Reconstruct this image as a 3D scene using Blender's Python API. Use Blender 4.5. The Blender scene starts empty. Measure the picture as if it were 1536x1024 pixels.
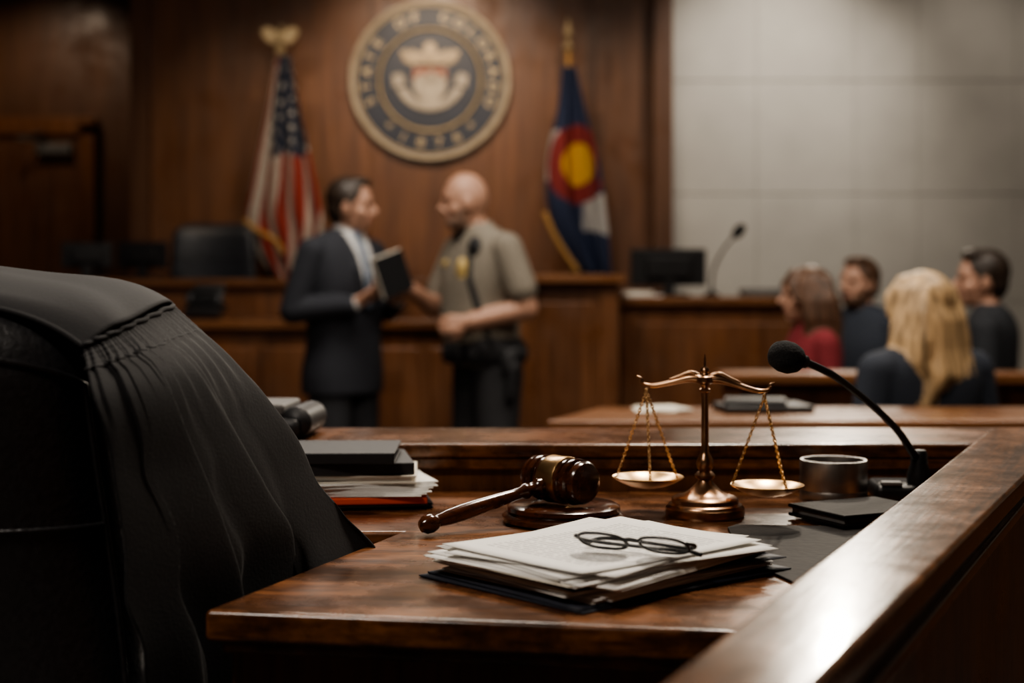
import bpy, math, random
import numpy as np
from mathutils import Vector, Matrix
random.seed(4); rng=np.random.RandomState(3)
S=bpy.context.scene
COL=S.collection
pi=math.pi
try: S.view_settings.look='AgX - Medium High Contrast'
except Exception: pass
# ------------------------------------------------------------------ materials
def _new(name):
    m=bpy.data.materials.new(name); m.use_nodes=True
    nt=m.node_tree; b=nt.nodes['Principled BSDF']; return m,nt,b
def N(nt,t,**k):
    n=nt.nodes.new(t)
    for a,v in k.items(): setattr(n,a,v)
    return n
def mat(name,c,rough=.5,metal=0,noise=.15,scale=20,bump=0,coat=0,spec=None,stretch=(1,1,1),sheen=0):
    m,nt,b=_new(name)
    tc=N(nt,'ShaderNodeTexCoord'); mp=N(nt,'ShaderNodeMapping'); mp.inputs['Scale'].default_value=stretch
    nz=N(nt,'ShaderNodeTexNoise'); nz.inputs['Scale'].default_value=scale; nz.inputs['Detail'].default_value=5
    nt.links.new(tc.outputs['Object'],mp.inputs[0]); nt.links.new(mp.outputs[0],nz.inputs['Vector'])
    r=N(nt,'ShaderNodeValToRGB')
    lo=[max(0,x*(1-noise)) for x in c[:3]]+[1]; hi=[min(1,x*(1+noise)) for x in c[:3]]+[1]
    r.color_ramp.elements[0].position=.3; r.color_ramp.elements[1].position=.7
    r.color_ramp.elements[0].color=lo; r.color_ramp.elements[1].color=hi
    nt.links.new(nz.outputs['Fac'],r.inputs[0]); nt.links.new(r.outputs[0],b.inputs['Base Color'])
    b.inputs['Roughness'].default_value=rough; b.inputs['Metallic'].default_value=metal
    b.inputs['Coat Weight'].default_value=coat; b.inputs['Coat Roughness'].default_value=.15
    if spec is not None: b.inputs['Specular IOR Level'].default_value=spec
    if sheen: b.inputs['Sheen Weight'].default_value=sheen
    if bump:
        bp=N(nt,'ShaderNodeBump'); bp.inputs['Strength'].default_value=bump; bp.inputs['Distance'].default_value=.003
        nt.links.new(nz.outputs['Fac'],bp.inputs['Height']); nt.links.new(bp.outputs[0],b.inputs['Normal'])
    return m
def wood(name,c1,c2,axis='X',scale=6,rough=.3,coat=.3,rot=0,patch=0,croug=.16,speck=0):
    m,nt,b=_new(name)
    tc=N(nt,'ShaderNodeTexCoord'); mp=N(nt,'ShaderNodeMapping')
    mp0=N(nt,'ShaderNodeMapping'); mp0.inputs['Rotation'].default_value=(0,0,rot)
    s={'X':(.12,1.6,1.6),'Y':(1.6,.12,1.6),'Z':(1.6,1.6,.1)}[axis]
    mp.inputs['Scale'].default_value=s
    nz=N(nt,'ShaderNodeTexNoise'); nz.inputs['Scale'].default_value=scale; nz.inputs['Detail'].default_value=8; nz.inputs['Roughness'].default_value=.65; nz.inputs['Distortion'].default_value=.6
    n2=N(nt,'ShaderNodeTexNoise'); n2.inputs['Scale'].default_value=scale*9; n2.inputs['Detail'].default_value=4
    L=nt.links.new
    L(tc.outputs['Object'],mp0.inputs[0]); L(mp0.outputs[0],mp.inputs[0]); L(mp.outputs[0],nz.inputs['Vector']); L(mp.outputs[0],n2.inputs['Vector'])
    mx=N(nt,'ShaderNodeMath',operation='MULTIPLY_ADD'); mx.inputs[1].default_value=.4
    m2=N(nt,'ShaderNodeMath',operation='MULTIPLY'); m2.inputs[1].default_value=.62
    L(nz.outputs['Fac'],m2.inputs[0]); L(n2.outputs['Fac'],mx.inputs[0]); L(m2.outputs[0],mx.inputs[2])
    r=N(nt,'ShaderNodeValToRGB'); e=r.color_ramp.elements
    e[0].position=.40; e[0].color=(*c1,1); e[1].position=.62; e[1].color=(*c2,1)
    L(mx.outputs[0],r.inputs[0])
    out=r.outputs[0]
    n3=N(nt,'ShaderNodeTexNoise'); n3.inputs['Scale'].default_value=9 if speck else 5; n3.inputs['Detail'].default_value=9; n3.inputs['Roughness'].default_value=.62
    L(tc.outputs['Object'],n3.inputs['Vector'])
    def mulby(out,fac,lo,p0,p1):
        r3=N(nt,'ShaderNodeValToRGB'); r3.color_ramp.elements[0].position=p0; r3.color_ramp.elements[1].position=p1
        r3.color_ramp.elements[0].color=(lo,)*3+(1,); r3.color_ramp.elements[1].color=(1,1,1,1)
        L(fac,r3.inputs[0])
        mm=N(nt,'ShaderNodeMix',data_type='RGBA',blend_type='MULTIPLY'); mm.inputs[0].default_value=1
        L(out,mm.inputs[6]); L(r3.outputs[0],mm.inputs[7]); return mm.outputs[2]
    if patch: out=mulby(out,n3.outputs['Fac'],1-patch,.42,.58)
    if speck:
        mp2=N(nt,'ShaderNodeMapping'); mp2.inputs['Scale'].default_value={'X':(.5,2.4,1),'Y':(2.4,.5,1),'Z':(1,1,.4)}[axis]
        n4=N(nt,'ShaderNodeTexNoise'); n4.inputs['Scale'].default_value=75; n4.inputs['Detail'].default_value=3
        L(mp0.outputs[0],mp2.inputs[0]); L(mp2.outputs[0],n4.inputs['Vector'])
        out=mulby(out,n4.outputs['Fac'],1-speck,.36,.52)
    L(out,b.inputs['Base Color'])
    mr=N(nt,'ShaderNodeMapRange'); mr.inputs['From Min'].default_value=.3; mr.inputs['From Max'].default_value=.7; mr.inputs['To Min'].default_value=rough*.65; mr.inputs['To Max'].default_value=rough*1.5
    L(n3.outputs['Fac'],mr.inputs['Value']); L(mr.outputs[0],b.inputs['Roughness'])
    b.inputs['Coat Weight'].default_value=coat; b.inputs['Coat Roughness'].default_value=croug
    bp=N(nt,'ShaderNodeBump'); bp.inputs['Strength'].default_value=.2 if speck else .12; bp.inputs['Distance'].default_value=.002
    L(mx.outputs[0],bp.inputs['Height']); L(bp.outputs[0],b.inputs['Normal'])
    return m
def attrmat(name,rough=.8,bump=.1):
    m,nt,b=_new(name); a=N(nt,'ShaderNodeAttribute'); a.attribute_name='Col'
    nz=N(nt,'ShaderNodeTexNoise'); nz.inputs['Scale'].default_value=60
    mm=N(nt,'ShaderNodeMix',data_type='RGBA',blend_type='MULTIPLY'); mm.inputs[0].default_value=.25
    nt.links.new(a.outputs['Color'],mm.inputs[6]); nt.links.new(nz.outputs['Color'],mm.inputs[7])
    nt.links.new(mm.outputs[2],b.inputs['Base Color']); b.inputs['Roughness'].default_value=rough
    return m
M={}
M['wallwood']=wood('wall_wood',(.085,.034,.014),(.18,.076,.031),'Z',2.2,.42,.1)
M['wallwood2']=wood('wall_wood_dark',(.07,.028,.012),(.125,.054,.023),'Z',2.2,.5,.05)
M['benchwood']=wood('bench_wood',(.092,.036,.014),(.205,.084,.033),'Z',3,.35,.2)
M['benchtop']=wood('bench_top_wood',(.12,.048,.019),(.24,.105,.042),'X',3,.3,.3)
M['desk']=wood('desk_wood',(.065,.022,.008),(.30,.118,.040),'X',11,.25,.45,rot=.05,patch=.62,speck=.4)
M['rail']=wood('rail_wood',(.075,.027,.010),(.29,.118,.042),'Y',11,.22,.6,rot=math.radians(25),patch=.45,croug=.12,speck=.35)
M['panel']=wood('desk_panel_wood',(.075,.028,.010),(.19,.075,.027),'Z',6,.35,.25)
M['gavelwood']=wood('gavel_wood',(.022,.007,.003),(.085,.026,.010),'X',12,.18,.8)
M['fabricwall']=mat('fabric_panel',(.40,.375,.335),.9,0,.08,2.5)
M['seam']=mat('panel_seam',(.24,.225,.20),.9)
M['carpet']=mat('carpet',(.09,.075,.065),.95,0,.3,80)
M['ceil']=mat('ceiling_paint',(.35,.33,.3),.9)
M['plaster']=mat('plaster_paint',(.25,.22,.19),.9)
M['leather']=mat('black_leather',(.022,.022,.024),.30,0,.3,140,.35,spec=.9)
M['blot']=mat('blotter_leather',(.012,.010,.009),.62,0,.4,90,.3,spec=.1)
M['leather2']=mat('chair_leather',(.022,.024,.03),.42,0,.3,60,.2)
M['robe']=mat('robe_cloth',(.0145,.0145,.0165),.78,0,.12,300,.12,sheen=.10,spec=.35)
M['brass']=mat('aged_brass',(.68,.44,.22),.30,1,.25,25,.05)
M['copper']=mat('copper_bronze',(.42,.25,.15),.28,1,.3,25,.05)
M['gold']=mat('gold_trim',(.42,.33,.20),.5,.4,.15,10)
M['goldmatte']=mat('gold_cloth',(.42,.24,.08),.8,0,.25,40)
M['steel']=mat('brushed_steel',(.40,.38,.36),.38,1,.25,40,.1,stretch=(1,1,.05))
M['blackp']=mat('black_plastic',(.012,.012,.013),.4,0,.1,30)
M['foam']=mat('mic_foam',(.012,.012,.013),.95,0,.4,400,.8)
M['screen']=mat('screen_glass',(.012,.014,.018),.12,0,.05,5)
M['paper']=mat('paper_white',(.80,.785,.75),.85,0,.04,6)
M['paper2']=mat('paper_cream',(.70,.65,.56),.85,0,.05,6)
M['navy']=mat('navy_card',(.018,.022,.035),.6,0,.15,30)
M['binder']=mat('binder_black',(.022,.022,.024),.5,0,.2,60,.1)
M['grey']=mat('grey_card',(.13,.125,.12),.6)
M['redc']=mat('red_card',(.65,.09,.035),.6)
M['skin']=mat('skin_tone',(.44,.25,.175),.55,0,.08,30)
M['skin2']=mat('skin_ruddy',(.44,.25,.175),.5,0,.08,30)
M['suit']=mat('suit_wool',(.020,.022,.030),.85,0,.15,90,.1)
M['suitpants']=mat('suit_trousers',(.022,.023,.028),.85,0,.15,90,.1)
M['shirt']=mat('white_shirt',(.58,.57,.56),.8,0,.05,30)
M['tie']=mat('tie_silk',(.10,.14,.20),.5,0,.4,70)
M['khaki']=mat('uniform_khaki',(.205,.180,.145),.85,0,.1,60,.1)
M['uniblack']=mat('uniform_black',(.010,.010,.012),.6,0,.2,60)
M['pants']=mat('uniform_trousers',(.024,.024,.027),.85,0,.1,60)
M['hairdk']=mat('hair_dark_brown',(.028,.017,.011),.5,0,.5,60,.6,stretch=(1,1,.15))
M['hairbr']=mat('hair_brown',(.09,.045,.025),.5,0,.6,60,.6,stretch=(1,1,.12))
M['hairbl']=mat('hair_blonde',(.42,.285,.155),.5,0,.65,45,.8,stretch=(1,1,.10))
M['stubble']=mat('beard_stubble',(.24,.15,.11),.7,0,.15,60)
M['eye']=mat('eye_dark',(.03,.02,.015),.2)
M['lips']=mat('lips',(.36,.15,.12),.5)
M['red']=mat('red_knit',(.18,.020,.026),.9,0,.2,90,.1)
M['navyj']=mat('navy_jacket',(.022,.028,.042),.85,0,.15,90,.1)
M['darks']=mat('dark_shirt',(.018,.02,.025),.85,0,.15,90)
M['greysh']=mat('blue_grey_shirt',(.03,.037,.053),.85,0,.15,90)
M['shoe']=mat('shoe_leather',(.012,.01,.009),.3)
M['patch']=mat('patch_gold',(.5,.36,.14),.7,0,.3,90)
M['bookblk']=mat('book_cover_black',(.010,.010,.011),.85,0,.2,60,spec=.2)
M['flag']=attrmat('flag_cloth')
M['cream']=mat('cream_enamel',(.38,.325,.25),.6,0,.25,12)
M['sealnavy']=mat('seal_navy',(.015,.020,.036),.5,0,.2,12)
M['sealred']=mat('seal_red',(.26,.085,.045),.6,0,.2,12)
M['bronzeplate']=mat('seal_bronze',(.22,.17,.11),.45,.5,.2,12)
m,nt,b=_new('lens_glass'); b.inputs['Transmission Weight'].default_value=1; b.inputs['Roughness'].default_value=.02; b.inputs['IOR'].default_value=1.1; M['glass']=m
m,nt,b=_new('added_lamp_glow'); b.inputs['Emission Color'].default_value=(1,.86,.68,1); b.inputs['Emission Strength'].default_value=3  # glowing surface for the added ceiling housings
nz=N(nt,'ShaderNodeTexNoise'); nt.links.new(nz.outputs['Fac'],b.inputs['Roughness']); M['addedglow']=m
# printed page
m,nt,b=_new('printed_page'); L=nt.links.new
uv=N(nt,'ShaderNodeUVMap'); sx=N(nt,'ShaderNodeSeparateXYZ'); L(uv.outputs[0],sx.inputs[0])
def mth(op,a,bv=None,c=None):
    n=N(nt,'ShaderNodeMath',operation=op)
    for i,v in enumerate((a,bv,c)):
        if v is None: continue
        if isinstance(v,(int,float)): n.inputs[i].default_value=v
        else: L(v,n.inputs[i])
    return n.outputs[0]
rows=mth('MULTIPLY',sx.outputs['Y'],34); fr=mth('FRACT',rows); line=mth('LESS_THAN',fr,.42)
fl=mth('FLOOR',rows); cx=N(nt,'ShaderNodeCombineXYZ'); L(mth('MULTIPLY',sx.outputs['X'],28),cx.inputs[0]); L(mth('MULTIPLY',fl,7.3),cx.inputs[1])
nz=N(nt,'ShaderNodeTexNoise'); nz.inputs['Scale'].default_value=1.6; L(cx.outputs[0],nz.inputs['Vector'])
word=mth('GREATER_THAN',nz.outputs['Fac'],.43)
inx=mth('MULTIPLY',mth('GREATER_THAN',sx.outputs['X'],.12),mth('LESS_THAN',sx.outputs['X'],.86))
iny=mth('MULTIPLY',mth('GREATER_THAN',sx.outputs['Y'],.1),mth('LESS_THAN',sx.outputs['Y'],.88))
f=mth('MULTIPLY',mth('MULTIPLY',line,word),mth('MULTIPLY',inx,iny)); f=mth('MULTIPLY',f,.5)
mm=N(nt,'ShaderNodeMix',data_type='RGBA'); L(f,mm.inputs[0]); mm.inputs[6].default_value=(.80,.785,.75,1); mm.inputs[7].default_value=(.12,.12,.13,1)
L(mm.outputs[2],b.inputs['Base Color']); b.inputs['Roughness'].default_value=.85; M['print']=m

# ------------------------------------------------------------------ mesh helpers
def mk(name,v,f,m,smooth=False,bevel=0,seg=3,solid=0,sub=0):
    me=bpy.data.meshes.new(name); me.from_pydata([tuple(x) for x in v],[],[tuple(x) for x in f]); me.update()
    o=bpy.data.objects.new(name,me); COL.objects.link(o)
    if m: me.materials.append(M[m] if isinstance(m,str) else m)
    if smooth: me.polygons.foreach_set('use_smooth',[True]*len(me.polygons))
    if solid:
        s=o.modifiers.new('s','SOLIDIFY'); s.thickness=solid; s.offset=0
    if bevel:
        bv=o.modifiers.new('b','BEVEL'); bv.width=bevel; bv.segments=seg; bv.limit_method='ANGLE'; bv.angle_limit=.7
        bv.harden_normals=False
        me.polygons.foreach_set('use_smooth',[True]*len(me.polygons))
        w=o.modifiers.new('w','WEIGHTED_NORMAL')
    if sub:
        sb=o.modifiers.new('ss','SUBSURF'); sb.levels=sub; sb.render_levels=sub
    return o
def box(name,c,s,m,bevel=.003,rz=0,rot=None):
    x,y,z=[a/2 for a in s]
    R=rot.to_3x3() if rot is not None else Matrix.Rotation(rz,3,'Z')
    v=[R@Vector((i*x,j*y,k*z))+Vector(c) for i in(-1,1) for j in(-1,1) for k in(-1,1)]
    f=[(0,1,3,2),(4,6,7,5),(0,4,5,1),(2,3,7,6),(0,2,6,4),(1,5,7,3)]
    return mk(name,v,f,m,bevel=bevel)
def bx(name,x0,x1,y0,y1,z0,z1,m,bevel=.003): return box(name,((x0+x1)/2,(y0+y1)/2,(z0+z1)/2),(x1-x0,y1-y0,z1-z0),m,bevel)
def prism(name,poly,z0,z1,m,bevel=.003):
    n=len(poly); a=sum(poly[i][0]*poly[(i+1)%n][1]-poly[(i+1)%n][0]*poly[i][1] for i in range(n))
    if a<0: poly=poly[::-1]
    v=[(x,y,z0) for x,y in poly]+[(x,y,z1) for x,y in poly]
    f=[tuple(range(n))[::-1],tuple(range(n,2*n))]+[(i,(i+1)%n,n+(i+1)%n,n+i) for i in range(n)]
    return mk(name,v,f,m,bevel=bevel)
def lathe(name,prof,loc,m,n=48,axis=None,smooth=True,xf=None):
    v=[];f=[]
    R=Matrix.Identity(3)
    if axis is not None: R=Vector((0,0,1)).rotation_difference(Vector(axis)).to_matrix()
    for r,z in prof:
        for i in range(n):
            a=2*pi*i/n; v.append(R@Vector((r*math.cos(a),r*math.sin(a),z))+Vector(loc))
    k=len(prof)
    for j in range(k-1):
        for i in range(n):
            f.append((j*n+i,j*n+(i+1)%n,(j+1)*n+(i+1)%n,(j+1)*n+i))
    f.append(tuple(range(n))[::-1]); f.append(tuple((k-1)*n+i for i in range(n)))
    o=mk(name,v,f,m)
    me=o.data
    if smooth:
        me.polygons.foreach_set('use_smooth',[True]*len(me.polygons))
        e=o.modifiers.new('es','EDGE_SPLIT'); e.split_angle=math.radians(38)
    return o
def cr(P,t):
    P=np.asarray(P,float); n=len(P)-1; t=min(max(t,0),1)*n; i=min(int(t),n-1); u=t-i
    p0=P[max(i-1,0)];p1=P[i];p2=P[i+1];p3=P[min(i+2,n)]
    return .5*((2*p1)+(-p0+p2)*u+(2*p0-5*p1+4*p2-p3)*u*u+(-p0+3*p1-3*p2+p3)*u**3)
def tube(name,pts,r,m,n=12,res=None,closed=False):
    pts=[Vector(p) for p in pts]
    if res: pts=[Vector(cr(pts,i/res)) for i in range(res+1)]
    if isinstance(r,(int,float)): rr=[r]*len(pts)
    else: rr=[float(cr([[x] for x in r],i/(len(pts)-1))[0]) for i in range(len(pts))]
    v=[];f=[];K=len(pts); up=None
    for i,p in enumerate(pts):
        if closed: d=(pts[(i+1)%K]-pts[i-1]).normalized()
        else: d=(pts[min(i+1,K-1)]-pts[max(i-1,0)]).normalized()
        if up is None:
            up=Vector((0,0,1)) if abs(d.z)<.9 else Vector((1,0,0))
        a=(up-d*up.dot(d)).normalized(); bb=d.cross(a); up=a
        for j in range(n):
            t=2*pi*j/n; v.append(p+a*math.cos(t)*rr[i]+bb*math.sin(t)*rr[i])
    for i in range(K if closed else K-1):
        for j in range(n):
            i2=(i+1)%K
            f.append((i*n+j,i*n+(j+1)%n,i2*n+(j+1)%n,i2*n+j))
    if not closed: f.append(tuple(range(n))[::-1]); f.append(tuple((K-1)*n+j for j in range(n)))
    return mk(name,v,f,m,smooth=True)
def grid(name,fn,nu,nv,m,col=None,solid=0,smooth=True):
    v=[];f=[];c=[]
    for j in range(nv+1):
        for i in range(nu+1):
            v.append(tuple(fn(i/nu,j/nv)))
            if col: c.append(col(i/nu,j/nv))
    for j in range(nv):
        for i in range(nu):
            a=j*(nu+1)+i; f.append((a,a+1,a+nu+2,a+nu+1))
    o=mk(name,v,f,m,smooth=smooth,solid=solid)
    if col:
        at=o.data.color_attributes.new('Col','FLOAT_COLOR','POINT')
        at.data.foreach_set('color',np.array([list(x)+[1] for x in c],float).ravel())
    return o
def ellipsoid(name,c,r,m,rot=None,n=24):
    prof=[(max(math.sin(pi*i/n),1e-3),-math.cos(pi*i/n)) for i in range(n+1)]
    o=lathe(name,prof,(0,0,0),m,n=32)
    R=rot.to_3x3() if rot is not None else Matrix.Identity(3)
    for vt in o.data.vertices: vt.co=R@Vector((vt.co.x*r[0],vt.co.y*r[1],vt.co.z*r[2]))+Vector(c)
    return o
def group(name,parts,loc):
    e=bpy.data.objects.new(name,None); e.empty_display_size=.1; e.location=loc; COL.objects.link(e)
    mi=Matrix.Translation(Vector(loc)).inverted()
    for p in parts:
        p.parent=e; p.matrix_parent_inverse=mi
    return e

# ------------------------------------------------------------------ room shell
bx('floor',-5.2,5.2,-3.2,11.8,-.1,0,'carpet',0)
bx('ceiling',-5.2,5.2,-3.2,11.8,3.8,3.9,'ceil',0)
bx('wall_left',-5.3,-5.2,-3.2,11.8,0,3.8,'wallwood2',0)
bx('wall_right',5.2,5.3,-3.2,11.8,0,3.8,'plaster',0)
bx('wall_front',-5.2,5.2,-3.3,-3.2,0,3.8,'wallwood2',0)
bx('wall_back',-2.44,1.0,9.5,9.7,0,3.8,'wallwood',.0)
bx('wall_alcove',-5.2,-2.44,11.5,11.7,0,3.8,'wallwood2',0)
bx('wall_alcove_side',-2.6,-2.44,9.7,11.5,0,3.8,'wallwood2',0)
bx('wall_fabric',1.0,5.2,9.72,9.85,0,3.8,'seam',0)
ps=[]
xs=[-2.44,-1.62,-.94,-.14,.55,.93]
for i in range(5): ps.append(bx('veneer_%d'%i,xs[i]+.002,xs[i+1]-.002,9.47,9.505,0,3.8,'wallwood',.001))
group('wall_veneer_panels',ps,(-.8,9.49,0))
bx('trim_1',.93,1.06,9.36,9.72,0,3.8,'wallwood2',.006)
bx('trim_2',-2.52,-2.40,9.38,9.52,0,3.8,'wallwood2',.006)
ps=[]
xe=[1.06,1.66,2.33,2.76,3.42,4.1,5.2]; ze=[0,.55,1.20,1.93,2.70,3.45,3.8]
for i in range(6):
    for j in range(6):
        ps.append(bx('fabric_%d_%d'%(i,j),xe[i]+.001,xe[i+1]-.001,9.66,9.725,ze[j]+.0022,ze[j+1]-.0022,'fabricwall',.003))
group('wall_acoustic_panels',ps,(3,9.69,0))
d=[bx('door_leaf',-4.14,-3.46,11.42,11.47,0,2.52,'wallwood',.003),
   bx('jamb_l',-4.28,-4.14,11.38,11.5,0,2.6,'benchwood',.004),bx('jamb_r',-3.46,-3.34,11.38,11.5,0,2.6,'benchwood',.004),
   bx('jamb_top',-4.28,-3.34,11.38,11.5,2.52,2.66,'benchwood',.004),
   bx('closer_body',-3.80,-3.52,11.34,11.42,2.36,2.45,'grey',.01),
   tube('closer_arm',[(-3.7,11.36,2.45),(-3.9,11.2,2.47),(-3.75,11.38,2.54)],.01,'grey'),
   lathe('knob',[(.01,0),(.03,.02),(.03,.05),(.01,.06)],(-4.06,11.42,1.0),'brass',20,axis=(0,-1,0))]
group('door_1',d,(-3.8,11.45,0))
d=[bx('b1',-5.2,-4.28,11.40,11.5,0,.12,'benchwood'),bx('b2',-3.34,-2.6,11.4,11.5,0,.12,'benchwood')]
group('baseboard_alcove',d,(-4,11.45,0))
bx('floor_bench_platform',-2.38,.9,8.15,9.46,0,.4,'carpet',.004)
bx('floor_desk_platform',-1.9,1.0,-.2,2.75,0,.2,'carpet',.004)
bx('floor_jury_platform',.9,4.6,5.75,7.65,0,.08,'carpet',.004)
# ------------------------------------------------------------------ lights
def area(name,loc,tgt,sx,sy,e,col):
    l=bpy.data.lights.new(name,'AREA'); l.shape='RECTANGLE'; l.size=sx; l.size_y=sy; l.energy=e; l.color=col
    o=bpy.data.objects.new(name,l); COL.objects.link(o); o.location=loc
    o.rotation_euler=(Vector(tgt)-Vector(loc)).to_track_quat('-Z','Y').to_euler(); return o
def spot(name,loc,tgt,e,col,ang=70,blend=.8,r=.06):
    l=bpy.data.lights.new(name,'SPOT'); l.energy=e; l.color=col; l.spot_size=math.radians(ang); l.spot_blend=blend; l.shadow_soft_size=r
    o=bpy.data.objects.new(name,l); COL.objects.link(o); o.location=loc
    o.rotation_euler=(Vector(tgt)-Vector(loc)).to_track_quat('-Z','Y').to_euler(); return o
warm=(1,.80,.60); neu=(1,.92,.82)
spot('wall_wash_light',(1.75,8.2,3.7),(1.75,9.7,2.5),190,neu,78,1)
spot('wall_wash_light',(3.1,8.2,3.7),(3.1,9.7,2.2),42,neu,85)
spot('seal_spot_light',(-.55,7.6,3.72),(-.55,9.5,2.3),240,warm,66,1)
spot('flag_spot_light',(-1.9,7.8,3.72),(-1.6,9.5,1.7),55,warm,60,1)
spot('flag_spot_light',(.6,7.8,3.72),(.4,9.5,1.8),60,warm,60,1)
spot('added_alcove_fill',(-3.7,10.3,3.7),(-3.7,11.5,2.0),42,warm,110)  # added fill, lifts the alcove wall and door out of black
area('added_ceiling_light',(-.5,5.4,3.74),(-.5,5.4,0),1.2,1.2,72,neu)  # added fill over the people; all ceiling panels here are unseen additions
area('added_ceiling_light',(2.2,5.0,3.74),(2.2,5.0,0),1.2,1.2,46,neu)
area('added_ceiling_light',(.6,2.9,3.74),(.3,1.8,0),.5,.5,128,(1,.88,.74))  # added to brighten the desk and papers
area('added_ceiling_light',(-1.3,.2,3.74),(-.5,1.6,0.6),.6,.6,75,(1,.9,.8))  # added to bring out the leather chair and robe
spot('track_light',(2.15,9.3,3.27),(.35,1.2,1.0),190,(1,.88,.72),50,.6,.09)
spot('track_light',(1.9,8.2,3.4),(.35,1.2,1.0),90,(1,.88,.72),50,.6,.07)
for i,(x,y,s) in enumerate([(-.5,5.4,1.2),(2.2,5.0,1.2),(.6,2.9,.5),(-1.3,.2,.6)]):  # unseen frames and glowing panels, added to house the fill lamps
    h=s/2+.03
    d=[bx('frame_a',x-h,x+h,y-h,y-h+.03,3.75,3.8,'steel'),bx('frame_b',x-h,x+h,y+h-.03,y+h,3.75,3.8,'steel'),
       bx('frame_c',x-h,x-h+.03,y-h,y+h,3.75,3.8,'steel'),bx('frame_d',x+h-.03,x+h,y-h,y+h,3.75,3.8,'steel'),
       bx('glow_panel',x-s/2,x+s/2,y-s/2,y+s/2,3.77,3.8,'addedglow')]
    group('added_ceiling_housing',d,(x,y,3.78))
w=bpy.data.worlds.new('World'); S.world=w; w.use_nodes=True
w.node_tree.nodes['Background'].inputs[0].default_value=(.5,.5,.5,1); w.node_tree.nodes['Background'].inputs[1].default_value=.05

# ------------------------------------------------------------------ seal
sc=Vector((-.543,9.47,2.67)); SR=.535
def sealpt(x,z,d=0): return (sc.x+x,sc.y-.05-d,sc.z+z)
parts=[lathe('plate',[(.0,0),(SR,0),(SR,.035),(SR-.012,.05),(SR-.035,.05),(SR-.045,.042),(SR*.62,.042),(.0,.042)],tuple(sc),'bronzeplate',96,axis=(0,-1,0)),
 lathe('letter_ring',[(SR*.66,.043),(SR*.66,.047),(SR*.91,.047),(SR*.91,.043)],tuple(sc),'sealnavy',96,axis=(0,-1,0)),
 lathe('center_disc',[(.0,.047),(SR*.60,.047),(SR*.60,.051),(0.0,.051)],tuple(sc),'sealnavy',96,axis=(0,-1,0))]
def ring(name,R,r,m,d=.05):
    return tube(name,[(sc.x+R*math.cos(a),sc.y-d,sc.z+R*math.sin(a)) for a in [2*pi*i/96 for i in range(96)]],r,m,8,closed=True)
parts+= [ring('rim_outer',SR*.975,.014,'cream'),ring('rim_mid',SR*.92,.005,'gold'),ring('rim_inner',SR*.63,.010,'gold')]
dg=bpy.context.evaluated_depsgraph_get
def letters(txt,a0,a1,R,size,flip=False):
    V=[];F=[]
    for i,ch in enumerate(txt):
        if ch==' ': continue
        a=math.radians(a0+(a1-a0)*i/(len(txt)-1))
        cu=bpy.data.curves.new('t','FONT'); cu.body=ch; cu.size=size; cu.extrude=.003; cu.align_x='CENTER'; cu.align_y='CENTER'; cu.offset=.0008
        o=bpy.data.objects.new('t',cu); COL.objects.link(o); bpy.context.view_layer.update()
        me=bpy.data.meshes.new_from_object(o.evaluated_get(dg()))
        rot=a-pi/2 if not flip else a+pi/2
        cs,sn=math.cos(rot),math.sin(rot); base=len(V)
        for vt in me.vertices:
            x,y,z=vt.co; V.append((sc.x+R*math.cos(a)+cs*x-sn*y,sc.y-.052-z,sc.z+R*math.sin(a)+sn*x+cs*y))
        for p in me.polygons: F.append([base+k for k in p.vertices])
        bpy.data.objects.remove(o)
    return mk('lettering',V,F,'gold')
parts.append(letters('STATE OF COLORADO',200,-20,SR*.785,.095))
parts.append(letters('* 1 8 7 6 *',228,312,SR*.785,.095,True))
def flat(name,poly,d,th,m):
    n=len(poly); v=[sealpt(x,z,d) for x,z in poly]+[sealpt(x,z,d+th) for x,z in poly]
    f=[tuple(range(n))[::-1],tuple(range(n,2*n))]+[(i,(i+1)%n,n+(i+1)%n,n+i) for i in range(n)]
    return mk(name,v,f,m)
def mir(p): return p+[(-x,z) for x,z in p[::-1]]
parts.append(flat('shield',mir([(0,-.17),(.06,-.145),(.10,-.08),(.115,0),(.11,.08),(.0,.085)]),.003,.012,'cream'))
parts.append(flat('shield_chief',mir([(0,.0),(.112,.005),(.108,.075),(0,.08)]),.015,.004,'sealred'))
parts.append(flat('mountain',[(-.1,.0),(-.06,.05),(-.03,.02),(.01,.065),(.05,.02),(.075,.045),(.1,0)],.019,.003,'cream'))
parts.append(flat('fasces',mir([(0,.10),(.09,.11),(.14,.15),(.12,.2),(.05,.17),(.035,.235),(0,.25)]),.003,.012,'bronzeplate'))
for s in (1,-1):
    parts.append(flat('plume',[(s*.10,.09),(s*.17,.12),(s*.2,.19),(s*.15,.2),(s*.09,.14)],.003,.009,'bronzeplate'))
sr=[];si=[]
for i in range(25):
    a=math.radians(200+140*i/24); sr.append((.235*math.cos(a),.225*math.sin(a)+.02)); si.append((.165*math.cos(a),.155*math.sin(a)+.0))
sv=[sealpt(x,z,.004) for x,z in sr+si]+[sealpt(x,z,.014) for x,z in sr+si]; sf=[]
for i in range(24): sf+= [(50+i,50+i+1,75+i+1,75+i),(i,25+i,26+i,i+1),(i,i+1,51+i,50+i),(25+i,75+i,76+i,26+i)]
parts.append(mk('scroll',sv,sf,'cream'))
for s in (1,-1): parts.append(flat('scroll_end',[(s*.165,-.03),(s*.24,-.05),(s*.25,.03),(s*.20,.045),(s*.17,.02)],.003,.012,'cream'))
group('state_seal',parts,tuple(sc))

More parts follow.
